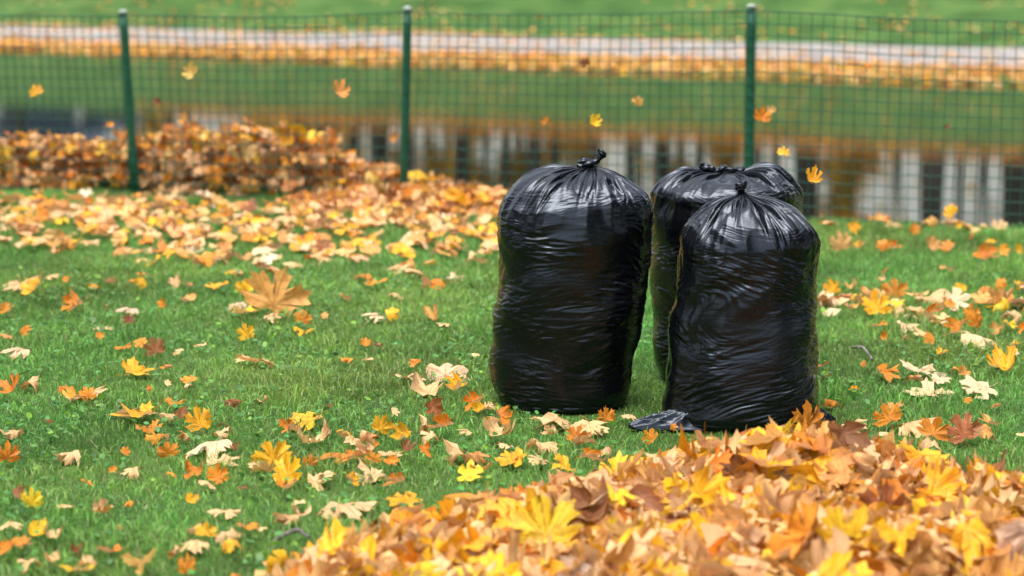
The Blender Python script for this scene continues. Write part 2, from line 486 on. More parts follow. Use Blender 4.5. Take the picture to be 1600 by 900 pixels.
FRONT_CODES, FRONT_P = 'GOYTPWBR', (34, 13, 8, 22, 16, 2, 6, 0)
pile = Mass(); rg = np.random.default_rng(31)
cnt = 0
while cnt < 3900:
    x, y = rg.uniform(-1.0, 2.3), rg.uniform(5.0, 7.4)
    h = float(heap_front(x, y))
    if rg.random() > min(1, h / .05 + (.03 if h <= .001 else 0)): continue
    if h < .004 : continue
    gx, gy = grad(heap_front, x, y)
    nrm = jitter_normal((-gx, -gy - .15, 1), .6, rg)
    code = pick(rg, FRONT_CODES, FRONT_P)
    mass_leaf(pile, LOWLIB[pick(rg, 'fdck', (3, 3, 5, 2))], (x, y, h * rg.uniform(.45, .95) + .006), nrm, rg.uniform(.065, .125), leaf_colour(code, rg) * rg.uniform(.85, 1), rg, rg.random() < .5)
    cnt += 1
# packed debris inside the heap hides the lawn; dark brown paints the shaded gaps
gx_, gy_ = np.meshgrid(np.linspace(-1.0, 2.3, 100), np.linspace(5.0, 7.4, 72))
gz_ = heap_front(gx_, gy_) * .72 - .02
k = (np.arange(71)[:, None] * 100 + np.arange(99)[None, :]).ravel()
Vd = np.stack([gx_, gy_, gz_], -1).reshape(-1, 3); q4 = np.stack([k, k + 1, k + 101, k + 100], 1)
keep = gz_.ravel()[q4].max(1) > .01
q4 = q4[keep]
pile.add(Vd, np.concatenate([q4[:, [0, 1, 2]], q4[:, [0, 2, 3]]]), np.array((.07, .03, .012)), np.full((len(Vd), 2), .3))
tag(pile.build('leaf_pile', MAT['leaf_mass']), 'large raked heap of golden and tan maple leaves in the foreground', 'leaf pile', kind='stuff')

# ---- drift of leaves pushed against the back of the fence, thinning to the right
def heap_back(x, y):
    x = np.asarray(x, float); y = np.asarray(y, float)
    s, t = fs(x, y), ft(x, y)
    crest = np.interp(t, [-4.5, -2.2, -.9, -.35, .15, .55, .95, 1.3, 1.7, 2.1], [.28, .30, .30, .27, .36, .44, .37, .20, .08, .0])
    h = crest * sstep(.03, .16, s) * (1 - sstep(.35, .9, s))
    front = np.interp(t, [.9, 1.3, 1.6, 1.85, 2.2, 2.6, 2.9], [0, .06, .13, .10, .10, .09, 0]) * np.exp(-((s + .12) / .22) ** 2)
    return np.maximum(np.maximum(h + perlin(t * 3.4, s * 5, 18) * .09 * sstep(.03, .2, h), front) - .004, 0)

back = Mass(); rg = np.random.default_rng(32)
cnt = 0
while cnt < 3600:
    t0, s0 = rg.uniform(-4.2, 2.9), rg.uniform(-.55, .9)
    x, y = fence_xy(t0, s0)
    h = float(heap_back(x, y))
    if h < .012: continue
    gx, gy = grad(heap_back, x, y, .03)
    g0 = float(ground_z(x, y)); g0 = max(g0, -.05)
    f = rg.random() ** .6
    top = f > .78
    nrm = np.array((-gx, -gy, 1.0)); nrm = nrm / np.linalg.norm(nrm) + rg.normal(0, .45, 3)
    code = pick(rg, 'GOYTPBR', (32, 34, 9, 10, 5, 5, 2)) if top else pick(rg, 'GOYTPBR', (20, 30, 2, 8, 2, 34, 6))  # browner mix low down paints the bank's shaded face under a brighter crest
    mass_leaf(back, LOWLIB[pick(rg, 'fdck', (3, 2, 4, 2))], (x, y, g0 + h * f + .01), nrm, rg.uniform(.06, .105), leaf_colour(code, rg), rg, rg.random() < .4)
    cnt += 1
tag(back.build('leaf_pile', MAT['leaf_mass']), 'long bank of brown and golden leaves piled behind the wire fence', 'leaf pile', kind='stuff')

# ------------------------------------------------------------------ rubbish bags
def tube_mesh(name, pts, rad, ns, mat, pleat=0., seed=0, caps=True, sub=1):
    pts = [Vector(p) for p in pts]
    if sub > 1:      # Catmull-Rom
        P = []; Q = []
        for k in range(len(pts) - 1):
            p0, p1, p2, p3 = pts[max(k - 1, 0)], pts[k], pts[k + 1], pts[min(k + 2, len(pts) - 1)]
            for j in range(sub):
                t = j / sub
                P.append(.5 * ((2 * p1) + (p2 - p0) * t + (2 * p0 - 5 * p1 + 4 * p2 - p3) * t * t + (3 * p1 - p0 - 3 * p2 + p3) * t ** 3))
                Q.append(rad[k] + (rad[k + 1] - rad[k]) * (t * t * (3 - 2 * t)))
        P.append(pts[-1]); Q.append(rad[-1]); pts, rad = P, Q
    V = []; F = []
    up = Vector((.3, .2, 1)).normalized()
    for k, p in enumerate(pts):
        d = (pts[min(k + 1, len(pts) - 1)] - pts[max(k - 1, 0)]).normalized()
        a = d.cross(up)
        if a.length < .05: a = d.cross(Vector((1, 0, 0)))
        a.normalize(); b2 = d.cross(a)
        for j in range(ns):
            th = 2 * math.pi * j / ns
            r = rad[k]
            if pleat: r *= 1 + pleat * float(perlin(th * 7 / 6.283 * 1.0, k * .18, seed, 7)) * 1.6 + pleat * .6 * float(perlin(th * 15 / 6.283, k * .5, seed + 1, 15))
            V.append(p + (a * math.cos(th) + b2 * math.sin(th)) * r)
    n = len(pts)
    for k in range(n - 1):
        for j in range(ns):
            j2 = (j + 1) % ns
            F.append((k * ns + j, k * ns + j2, k * ns + ns + j2, k * ns + ns + j))
    V = [tuple(v) for v in V]
    tris = []
    if caps:
        V.append(tuple(pts[0])); V.append(tuple(pts[-1]))
        for j in range(ns):
            j2 = (j + 1) % ns
            tris.append((n * ns, j2, j)); tris.append((n * ns + 1, (n - 1) * ns + j, (n - 1) * ns + j2))
    G = [np.array(F, dtype=np.int32)]
    if tris: G.append(np.array(tris, dtype=np.int32))
    return mesh_np(name, V, G, mat, True)

def bag_body(prof, zs, ztop, knot, depth, seed, lobes, nu=440, turn=0., diag=.05):
    """prof: (z, x_left, x_right) up to the shoulder zs; then a dome gathered into the knot"""
    prof = np.array(prof)
    nb, nsd, nd = 14, 210, 170
    th = np.linspace(0, 2 * math.pi, nu, endpoint=False)[None, :]
    zz, cx, aw, bw = [], [], [], []
    def at(z):
        return np.interp(z, prof[:, 0], prof[:, 1]), np.interp(z, prof[:, 0], prof[:, 2])
    l0, r0 = at(0.)
    for k in range(nb):
        f = (k + .2) / nb
        zz.append(.001 + .0 * f); cx.append((l0 + r0) / 2); aw.append((r0 - l0) / 2 * f * .93); bw.append((r0 - l0) / 2 * f * .93)
    for k in range(nsd):
        z = zs * k / nsd
        e = .96 + .04 * min(1, z / .05) ** .5 if z < .05 else 1
        l, r = at(z); zz.append(z + .002); cx.append((l + r) / 2); aw.append((r - l) / 2 * e); bw.append((r - l) / 2 * e)
    l, r = at(zs); cs, rs = (l + r) / 2, (r - l) / 2
    dl, dr = at(zs); pl, pr = at(zs - .04)
    for k in range(nd):
        s = (k + 1) / nd; ph = s * math.pi / 2
        f = math.cos(ph) ** .97
        rr = rs * f + .011 * s
        z = zs + (ztop - zs) * math.sin(ph) ** 1.02 + .022 * math.exp(-rr / .045)
        m = s ** 1.6
        zz.append(z); cx.append(cs + (knot[0] - cs) * m); aw.append(rr); bw.append(rr)
    zz, cx, aw, bw = map(np.array, (zz, cx, aw, bw))
    for arr in (cx, aw, bw):     # smooth the profile
        ker = np.ones(17) / 17
        sm = np.convolve(np.pad(arr, 8, 'edge'), ker, 'valid'); arr[nb + 8:-30] = sm[nb + 8:-30]
    c, s_ = np.cos(th), np.sin(th)
    pw = (.80, .92, .86)[seed % 3]   # slightly squared section
    C = np.sign(c) * np.abs(c) ** pw; S = np.sign(s_) * np.abs(s_) ** pw
    v = np.arange(len(zz))
    arc = np.concatenate([[0], np.cumsum(np.hypot(np.diff(zz), np.diff(aw)))])[:, None]
    total = arc[-1, 0]
    dk = total - arc                                   # metres from the knot along the film
    u = th / (2 * math.pi)
    # broad lumps of the filling
    lump = perlin(u * 4, arc / .24, seed, 4) * .020 + perlin(u * 7, arc / .15, seed + 1, 7) * .010 + perlin(u * 12, arc / .08, seed + 2, 12) * .004
    lump = lump * sstep(.0, .12, arc - arc[nb, 0] + .0) * sstep(.02, .16, dk)
    Xb = cx[:, None] + aw[:, None] * C + lump * C
    Yb = (knot[1] * np.where(v >= nb + nsd, ((v - nb - nsd + 1) / nd) ** 1.6, 0))[:, None] + bw[:, None] * depth * S + lump * S
    Zb = zz[:, None] + 0 * th
    for (ang, wid, rad, amp) in lobes:                 # ears left and right of the knot
        dth = np.angle(np.exp(1j * (th - ang)))
        Zb = Zb + amp * np.exp(-(dth / wid) ** 2) * np.exp(-((aw[:, None] - rad) / .085) ** 2) * (v[:, None] > nb + nsd * .8)
    P = np.stack([Xb, Yb, Zb], -1)
    du = np.roll(P, -1, 1) - np.roll(P, 1, 1); dv = np.gradient(P, axis=0)
    Nn = np.cross(du, dv); Nn /= np.linalg.norm(Nn, axis=-1, keepdims=True) + 1e-9
    if Nn[nb + 100, 0] @ np.array((1, 0, 0)) < 0: Nn = -Nn
    # ---- film wrinkles
    w1 = perlin(u * 3, arc / .28, seed + 3, 3); w2 = perlin(u * 5, arc / .2, seed + 4, 5)
    va = arc + w1 * diag * 1.4 + w2 * diag * .6
    def rid(nxc, wl, sd, sharp=1.):
        q = perlin(u * nxc + w2 * .35, va / wl, seed + sd, None if False else nxc)
        return .5 - np.abs(q) * 2
    m1 = .12 + .95 * sstep(-.25, .45, perlin(u * 4, arc / .13, seed + 5, 4))
    m2 = .10 + .95 * sstep(-.3, .4, perlin(u * 7, arc / .10, seed + 6, 7))
    body = sstep(.14, .34, dk) * sstep(.0, .05, arc - arc[nb, 0])
    h = body * (.0022 * m1 * rid(8, .070, 7) + .0029 * m2 * rid(12, .030, 8) + .0031 * m1 * rid(18, .017, 9) + .0019 * m2 * rid(28, .0105, 10))
    # long slanting tension folds over the upper half
    sl = np.abs(perlin(u * 6 + 0 * arc, (arc - .22 * np.sin(th + seed)) / .10, seed + 20, 6))
    h = h + sstep(.16, .30, dk) * (1 - sstep(.45, .75, dk)) * .0055 * (.3 - sl * 1.6) * sstep(-.2, .35, perlin(u * 3, arc / .2, seed + 21, 3))
    # crumpled facets on the shoulders, running down from the gathers
    sh = sstep(.06, .15, dk) * (1 - sstep(.26, .44, dk))
    tw = u + .012 * w1
    h = h + sh * (.0062 * (.5 - 2 * np.abs(perlin(tw * 15, arc / .24, seed + 11, 15))) + .0030 * (.5 - 2 * np.abs(perlin(tw * 27, arc / .17, seed + 12, 27)))
                  + .0032 * (.5 - 2 * np.abs(perlin(u * 9, arc / .09 + 2 * w1, seed + 13, 9))) * sstep(.12, .25, dk))
    # gathers radiating from the knot: irregular pleats, sharp valleys between rounded folds
    rgb = np.random.default_rng(seed)
    circ = np.maximum(aw[:, None], .012)
    reach = .27 + .20 * perlin(u * 9, 0 * u + .5, seed + 15, 9)              # how far each gather runs
    fade = 1 - sstep(.35, 1.0, dk / reach)
    wp = 1.1 * np.sin(th * 2 + seed) + .8 * np.sin(th * 3 + seed * 2) + .5 * np.sin(th * 7 + seed * 3) + 2.2 * perlin(u * 5, dk / .25, seed + 16, 5)
    pA = np.abs(np.sin(th * 8 + wp)) ** .7 - .6
    pB = np.abs(np.sin(th * 19.0 + 1.7 * wp + .6)) ** .8 - .6
    h = h + fade * (np.minimum(.17 * circ, .019) * pA + np.minimum(.055 * circ, .006) * pB)
    for k in range(44):                                                     # single deep tucks
        a0 = rgb.uniform(0, 2 * math.pi); ln = rgb.uniform(.12, .36)
        bend = rgb.normal(0, .22); wd = rgb.uniform(.05, .12)
        dist = np.abs(np.angle(np.exp(1j * (th - a0 - bend * (dk / .3))))) * circ
        wm = np.minimum(wd * circ, .014) * (.35 + .65 * (1 - np.clip(dk / ln, 0, 1))) + .0006
        fd = sstep(0, .6, 1 - dk / ln)
        h = h - np.clip(1 - dist / wm, 0, 1) * np.minimum(1.1 * wm, .015) * fd * rgb.uniform(.5, 1.2)
    P = P + Nn * h[..., None]
    P[..., 2] = np.maximum(P[..., 2], .001 + np.where(v < nb, 0, .0)[:, None])
    if turn:
        pass
    nv = len(zz)
    Vv = P.reshape(-1, 3)
    a = np.arange(nv - 1)[:, None] * nu; j = np.arange(nu)[None, :]; j2 = (j + 1) % nu
    F = np.stack([(a + j).ravel(), (a + j2).ravel(), (a + nu + j2).ravel(), (a + nu + j).ravel()], 1).astype(np.int32)
    cb = np.array([[P[0, :, 0].mean(), P[0, :, 1].mean(), .001]])
    Vv = np.concatenate([Vv, cb]); jj = np.arange(nu)
    T = np.stack([np.full(nu, len(Vv) - 1), (jj + 1) % nu, jj], 1).astype(np.int32)
    top = P[-1].mean(0)
    return mesh_np('body', Vv, [F, T], MAT['plastic'], True), top

def flap_mesh(name, L, W, seed, mat):
    """loose crumpled film at the foot of a bag: a flattened tongue along +X"""
    nu, nv = 70, 46
    uu, vv = np.meshgrid(np.linspace(0, 1, nu), np.linspace(-1, 1, nv))
    wd = W * (1 - .62 * uu ** 1.5) * (1 + .15 * perlin(uu * 4, vv * 0, seed))
    x = L * uu * (1 - .12 * vv ** 2); y = wd * vv
    z = W * (.95 * (1 - uu) ** 1.1 + .28) * (1 - np.abs(vv) ** 1.4)
    cr = ((1 - 2 * np.abs(perlin(uu * 2 + vv, vv * 2.6 - uu, seed + 1))) * .26 + (1 - 2 * np.abs(perlin(uu * 3, vv * 5 + uu, seed + 2))) * .12 + (1 - 2 * np.abs(perlin(uu * 7, vv * 9, seed + 3))) * .018) * W
    z = np.maximum(z + cr * (1 - vv ** 4) * (1 - uu ** 6), 0) + .004
    top = np.stack([x, y, z], -1).reshape(-1, 3)
    bot = np.stack([x, y, 0 * z + .001], -1).reshape(-1, 3)
    k = (np.arange(nv - 1)[:, None] * nu + np.arange(nu - 1)[None, :]).ravel()
    q = np.stack([k, k + 1, k + nu + 1, k + nu], 1)
    n0 = nu * nv
    rim = list(range(nu)) + [r * nu + nu - 1 for r in range(1, nv)] + [(nv - 1) * nu + c for c in range(nu - 2, -1, -1)] + [r * nu for r in range(nv - 2, 0, -1)]
    side = [(rim[i], rim[i] + n0, rim[(i + 1) % len(rim)] + n0, rim[(i + 1) % len(rim)]) for i in range(len(rim))]
    return mesh_np(name, np.concatenate([top, bot]), np.concatenate([q, q[:, ::-1] + n0, np.array(side)]).astype(np.int32), mat, True)

def px_prof(rows, cxp, base_y, scale):
    """silhouette rows (y, x_left, x_right) in photograph pixels -> metres about the bag's axis"""
    return [((base_y - y) / scale, (a - cxp) / scale, (b2 - cxp) / scale) for y, a, b2 in rows]

def build_bag(px, D, rows, base_y, zs_y, top_y, knot_px, depth, seed, lobes, label, diag=.05):
    sc = px_per_m(D, .4) 
    z_sc = sc * math.cos(PITCH)
    prof = [((base_y - y) / z_sc, (a - px) / sc, (b2 - px) / sc) for y, a, b2 in rows]
    X0 = (px - 800) / FPX * (D * math.cos(PITCH) + (CAM_H - .4) * math.sin(PITCH))
    by = 450 + FPX * math.tan(math.atan2(CAM_H, D) - PITCH)
    prof = [(max(0., (by - y) / z_sc), a, c) for (y, _, _), (_, a, c) in zip(rows, prof)]
    base_y = by
    root = empty('rubbish_bag', (X0, D, 0)); tag(root, label, 'rubbish bag', 'full black rubbish bags on the lawn')
    me, top = bag_body(prof, (base_y - zs_y) / z_sc, (base_y - top_y) / z_sc, ((knot_px - px) / sc, 0.0), depth, seed, lobes, diag=diag)
    link('body', me, root)
    return root, top

# left bag
bagA, topA = build_bag(898, 8.0, [(640, 800, 962), (628, 780, 978), (600, 773, 986), (560, 771, 994), (500, 773, 1003), (450, 775, 1010), (400, 778, 1016), (350, 781, 1019), (320, 786, 1016)],
                       640, 340, 266, 922, .92, 101, [(math.pi * .97, .9, .16, .032), (0.1, .6, .16, -.012)],
                       'black rubbish bag standing alone on the left, its knot bent to the right', .045)
t = topA
link('knot', tube_mesh('knot', [t + (.000, 0, -.012), t + (-.002, 0, .006), t + (-.022, -.004, .014), t + (-.036, -.006, .006), t + (-.030, -.014, -.004), t + (-.008, -.018, .004), t + (.012, -.010, .012), t + (.026, -.004, .020), t + (.034, 0, .034), t + (.040, .002, .047), t + (.043, .002, .050)],
     [.011, .012, .012, .011, .010, .011, .009, .009, .015, .015, .006], 20, MAT['plastic'], .28, 5, sub=5), bagA)
# rear bag
bagB, topB = build_bag(1134, 8.42, [(607, 1050, 1230), (595, 1034, 1242), (560, 1024, 1250), (500, 1020, 1252), (450, 1018, 1253), (400, 1017, 1254), (350, 1015, 1254), (320, 1015, 1253)],
                       607, 306, 274, 1132, .88, 202, [(math.pi * .98, 1.0, .16, .034), (.05, 1.0, .16, .046)],
                       'rear black rubbish bag with wide shoulders, partly hidden behind another bag', .07)
t = topB
link('knot', tube_mesh('knot', [t + (0, 0, -.014), t + (0, 0, -.002), t + (-.014, -.006, .004), t + (-.034, -.004, .000), t + (-.054, 0, .003), t + (-.072, 0, .009), t + (-.088, 0, .020), t + (-.092, 0, .022)],
     [.011, .012, .013, .012, .015, .017, .012, .003], 20, MAT['plastic'], .35, 6, sub=5), bagB)
link('knot_loop', tube_mesh('knot_loop', [t + (-.006, -.008, -.006), t + (.014, -.012, .000), t + (.034, -.004, -.002), t + (.054, .002, .000), t + (.070, .004, -.004)], [.009, .012, .011, .013, .004], 16, MAT['plastic'], .35, 7, sub=5), bagB)
# front right bag
bagC, topC = build_bag(1164, 7.75, [(660, 1046, 1276), (645, 1034, 1281), (600, 1038, 1281), (560, 1043, 1280), (500, 1049, 1278), (450, 1057, 1277), (410, 1063, 1275), (380, 1069, 1271), (365, 1075, 1268)],
                       660, 390, 309, 1158, .9, 303, [(.35, .7, .14, .012), (math.pi * .9, .7, .15, -.006)],
                       'front right black rubbish bag with torn loose film spread at its foot', .085)
t = topC
link('knot', tube_mesh('knot', [t + (0, 0, -.012), t + (-.004, -.002, .008), t + (-.012, -.004, .020), t + (-.004, -.008, .028), t + (.006, -.002, .036), t + (.008, 0, .042)],
     [.011, .012, .014, .015, .010, .003], 20, MAT['plastic'], .35, 8, sub=5), bagC)
fl = link('loose_film', flap_mesh('loose_film', .25, .055, 41, MAT['plastic']), bagC)
fl.location = (-.135, -.135, .002); fl.rotation_euler = (0, 0, R(186))
fl = link('loose_film', flap_mesh('loose_film', .07, .035, 42, MAT['plastic']), bagC)
fl.location = (.225, -.06, .004); fl.rotation_euler = (0, 0, R(-8))

# ------------------------------------------------------------------ fence
fence = empty('wire_fence', (*fence_xy(1.5), 0))
tag(fence, 'green square-mesh wire fence on round posts along the pond', 'fence')
FO = Vector(fence.location)
POSTS = [(-2.10, 1.06, 0, .01), (0.0, 1.06, -.055, 0), (1.655, 1.10, .035, 0), (3.63, 1.135, .0, 0), (5.55, 1.10, .02, .01)]
post_t = [p[0] for p in POSTS]; post_h = [p[1] for p in POSTS]; post_l = [p[2] for p in POSTS]
for (tp, hp, lean, lf) in POSTS:
    b0 = Vector((*fence_xy(tp), -.1)) - FO
    tpv = Vector((*fence_xy(tp + lean, lf), hp)) - FO
    pts = [b0 + (tpv - b0) * f for f in (0, .3, .6, .9, 1)]
    po = link('post', tube_mesh('post', pts, [.0245] * 5, 18, MAT['post']), fence)
    dv = (tpv - b0).normalized()
    link('cap', tube_mesh('cap', [tpv - dv * .004, tpv + dv * .008, tpv + dv * .016, tpv + dv * .021], [.0275, .0275, .021, .006], 18, MAT['cap']), po)
def fence_pt(t, z):
    """mesh point: sags a little between posts and billows"""
    hp = np.interp(t, post_t, post_h) - .012
    tl = np.interp(t, post_t, post_l)
    ph = (t - np.interp(t, post_t, post_t))
    k = np.searchsorted(post_t, t) - 1; k = int(np.clip(k, 0, len(post_t) - 2))
    f = np.clip((t - post_t[k]) / (post_t[k + 1] - post_t[k]), 0, 1)
    zz = z * hp / 1.08 - .018 * math.sin(math.pi * f) * z
    zz += .006 * float(perlin(t * 2.1, z * 3, 71)) * z
    off = -.026 + .012 * float(perlin(t * 1.3, z * 1.7, 72)) * math.sin(math.pi * f)
    p = fence_xy(t + tl * z + .006 * float(perlin(t * 3, z * 4, 73)), off)
    return Vector((p[0], p[1], zz)) - FO
WR = .0028
zl = [0.025 + k * (1.08 - .025) / 17 for k in range(18)]
for z in zl:
    ts = np.linspace(-3.2, 5.5, 110)
    link('wire', tube_mesh('wire', [fence_pt(a, z) for a in ts], [WR * (1.25 if z > 1.07 else 1)] * len(ts), 4, MAT['wire'], caps=False), fence)
tv = np.arange(-3.18, 5.5, .0585)
for a in tv:
    link('wire', tube_mesh('wire', [fence_pt(a, z) + Vector((0, -.003, 0)) for z in np.linspace(.0, 1.085, 19)], [WR] * 19, 4, MAT['wire'], caps=False), fence)

# ------------------------------------------------------------------ far trees, shrubs, building, car
def canopy(rg, centre, radii, n, size, cols, squash=1.0, hole=.35):
    """n leaf-clump faces through an ellipsoid volume with an uneven outline"""
    V = []; F = []; C = []
    cl = rg.normal(0, 1, (26, 3)); cl /= np.linalg.norm(cl, axis=1, keepdims=True)
    cl = cl * rg.uniform(.35, .95, (26, 1)) * np.array(radii) + np.array(centre)
    cs = rg.uniform(.22, .42, 26) * min(radii)
    cc = [np.array(cols[rg.integers(len(cols))]) * rg.uniform(.7, 1.2) for _ in range(26)]
    for k in range(n):
        j = rg.integers(26)
        p = cl[j] + rg.normal(0, .55, 3) * cs[j]
        nr = rg.normal(0, 1, 3); nr /= np.linalg.norm(nr)
        a = np.cross(nr, (0.31, .2, .93)); a /= np.linalg.norm(a) + 1e-6; b2 = np.cross(nr, a)
        s = size * rg.uniform(.6, 1.4); i0 = len(V)
        V += [p + a * s, p + b2 * s * .6 + nr * s * .15, p - a * s, p - b2 * s * .6 + nr * s * .15]
        F += [(i0, i0 + 1, i0 + 2), (i0, i0 + 2, i0 + 3)]
        c = cc[j] * rg.uniform(.75, 1.25); C += [c] * 4
    return np.array(V), np.array(F), np.array(C)

GOLD = [(.80, .46, .02), (.85, .54, .03), (.68, .34, .02), (.62, .42, .08)]
DARKG = [(.020, .050, .016), (.030, .065, .020), (.045, .070, .020)]

def far_spot(px, q):
    """plan point at distance q beyond the far shore, in the direction of a picture column"""
    k = (px - 800) / FPX
    d = np.array((k, 1.0))
    D = (q + S1 @ SN) / (d @ SN)
    return d * D

def tree(px_w, pos, height, crown_r, crown_z, cols, seed, label, group, n=700, size=.16):
    rg = np.random.default_rng(seed)
    x, y = pos; z = float(ground_z(x, y))
    root = empty('tree', (x, y, z)); tag(root, label, 'tree', group)
    r0 = px_w / 2
    lean = rg.normal(0, .02, 2)
    hts = [-.3, .0, .25, 1.0, 2.5, 4.5, height * .8]
    rr = [r0 * 1.7, r0 * 1.45, r0 * 1.12, r0, r0 * .9, r0 * .72, r0 * .25]
    pts = [Vector((lean[0] * h * h * .1, lean[1] * h, h)) for h in hts]
    tr = link('trunk', tube_mesh('trunk', pts, rr, 12, MAT['bark'], .06, seed), root)
    for k in range(5):
        h = crown_z * rg.uniform(.75, 1.2); a = rg.uniform(0, 6.28); l = crown_r * rg.uniform(.5, .9)
        p0 = Vector((lean[0] * h * h * .1, lean[1] * h, h))
        p1 = p0 + Vector((math.cos(a) * l * .5, math.sin(a) * l * .5, l * .45)); p2 = p0 + Vector((math.cos(a) * l, math.sin(a) * l, l * .7))
        link('limb', tube_mesh('limb', [p0, p1, p2], [r0 * .42, r0 * .25, r0 * .08], 7, MAT['bark']), tr)
    V, F, C = canopy(rg, (0, 0, crown_z + crown_r * .75), (crown_r, crown_r, crown_r * .95), n, size, cols)
    link('crown', mesh_np('crown', V, F, MAT['foliage'], False, col=C), root)
    return root

ORD = ['first', 'second', 'third', 'fourth', 'fifth', 'sixth', 'seventh', 'eighth', 'ninth', 'tenth', 'eleventh', 'twelfth', 'thirteenth', 'fourteenth', 'fifteenth', 'sixteenth', 'seventeenth', 'eighteenth', 'nineteenth', 'twentieth']
TRUNKS = [(30, 16), (264, 12), (290, 11), (510, 34), (552, 14), (592, 28), (637, 18), (722, 22), (790, 13), (835, 20), (868, 15), (930, 15), (985, 13), (1035, 22), (1095, 13), (1214, 11), (1262, 36), (1460, 36), (1503, 10), (1592, 44)]
for k, (tx, tw) in enumerate(TRUNKS):
    q = 20.4 + (k * 37 % 11) * .4
    p = far_spot(tx, q); D = p[1]
    tree(tw / (FPX / D), p, 11 + (k * 5 % 4), 2.6 + .5 * (k % 3), 5.4 + .9 * (k * 7 % 3), GOLD, 400 + k,
         '%s dark trunked golden tree from the left in the pond reflection' % ORD[k], 'trees mirrored in the pond')

UNSEEN_EVERGREEN = [(5.2, 3.4, 'unseen dark evergreen added nearest on the right of the lawn'), (6.6, 7.6, 'unseen dark evergreen added right of the lawn beside the bags'), (5.6, -1.2, 'unseen dark evergreen added behind and right of the viewpoint'), (8.2, 12.2, 'unseen dark evergreen added on the right by the fence end'),
             (-6.4, 4.2, 'unseen dark evergreen added left of the lawn'), (-7.0, 9.2, 'unseen dark evergreen added at the far left of the lawn')]
for k, (ex, ey, lab) in enumerate(UNSEEN_EVERGREEN):  # unseen trees added out of frame to darken the reflections on the bags
    tree(.36, (ex, ey), 10, 2.4, 2.6, DARKG, 500 + k, lab, 'unseen dark evergreens added around the lawn', n=5200, size=.26)
SHRUBS = [(225, .7, 1.8), (420, 1.0, 2.8), (478, .8, 3.6), (550, .5, 4.4), (668, 1.2, 4.8), (760, .8, 4.6), (812, .8, 4.8), (893, 1.0, 4.8), (1065, .9, 4.6), (1140, .6, 3.4), (1325, .9, 4.8)]
SPARSE = {700: 110, 1000: 110, 1185: 100, 1405: 130, 1540: 60}
SHRUBS = sorted(SHRUBS + [(700, .8, 5.0), (1000, .9, 5.0), (1185, .8, 5.0), (1405, 1.4, 5.2), (1540, .8, 5.0)])
for k, (sx, rw, sh) in enumerate(SHRUBS):
    rg = np.random.default_rng(600 + k)
    x, y = far_spot(sx, 27 + (k % 3)); z = float(ground_z(x, y))
    root = empty('golden_shrub', (x, y, z)); tag(root, '%s golden leafed shrub from the left mirrored in the pond' % ORD[k], 'shrub', 'golden shrubs beyond the pond')
    V, F, C = canopy(rg, (0, 0, sh * .52), (rw, rw, sh * .52), SPARSE.get(sx, 1300), .15, GOLD)
    link('crown', mesh_np('crown', V, F, MAT['foliage'], False, col=C), root)
    for j in range(3):
        a = j * 2.1 + k
        link('stem', tube_mesh('stem', [(0, 0, -.2), (math.cos(a) * .12, math.sin(a) * .12, sh * .35), (math.cos(a) * .3 * rw, math.sin(a) * .3 * rw, sh * .8)], [.04, .03, .01], 7, MAT['bark']), root)

def box_mesh(name, x0, x1, y0, y1, z0, z1, mat):
    V = [(x, y, z) for z in (z0, z1) for y in (y0, y1) for x in (x0, x1)]
    return mesh_np(name, V, np.array([(0, 2, 3, 1), (4, 5, 7, 6), (0, 1, 5, 4), (2, 6, 7, 3), (0, 4, 6, 2), (1, 3, 7, 5)], dtype=np.int32), mat, False)
# dark blue car parked above the slope, mirrored at the left
x, y = far_spot(95, 24.5); z = float(ground_z(x, y))
car = empty('parked_car', (x, y, z)); car.rotation_euler = (0, 0, math.atan2(SD[1], SD[0]))
tag(car, 'dark blue parked car mirrored in the pond at the far left', 'car')
def extrude_profile(name, pr, w0, w1, mat, parent):
    n = len(pr); V = [(px_, -w0, pz) for px_, pz in pr] + [(px_, w1, pz) for px_, pz in pr]
    F4 = [(k, (k + 1) % n, n + (k + 1) % n, n + k) for k in range(n)]
    me = bpy.data.meshes.new(name); me.from_pydata(V, [], F4 + [tuple(range(n))[::-1], tuple(range(n, 2 * n))]); me.materials.append(mat); me.update()
    return link(name, me, parent)
extrude_profile('body', [(-2.2, .35), (-2.25, .75), (-2.1, .95), (-1.2, 1.02), (1.1, 1.0), (2.0, .85), (2.2, .6), (2.15, .3), (1.8, .25), (-1.8, .25)], .86, .86, MAT['navy'], car)
extrude_profile('cabin', [(-1.75, .98), (-1.35, 1.45), (-.2, 1.52), (.5, 1.45), (1.15, .98)], .76, .76, MAT['navy'], car)
for (a, b2) in ((-1.35, -.25), (-.15, .75)):
    extrude_profile('side_window', [(a, 1.03), (a + .12, 1.40), (b2 - .25, 1.40), (b2, 1.03)], .775, -.74, MAT['glass'], car)
for wx in (-1.35, 1.4):
    for wy in (-.84, .84):
        wh = link('wheel', tube_mesh('wheel', [(wx, wy - .1, .32), (wx, wy - .09, .32), (wx, wy + .09, .32), (wx, wy + .1, .32)], [.28, .32, .32, .28], 24, MAT['tyre']), car)
        link('rim', tube_mesh('rim', [(wx, wy - .115, .32), (wx, wy + .115, .32)], [.19, .19], 20, MAT['chrome']), wh)
for hy in (-.62, .62): link('headlight', box_mesh('headlight', 2.06, 2.19, hy - .16, hy + .16, .62, .78, MAT['lamp']), car)

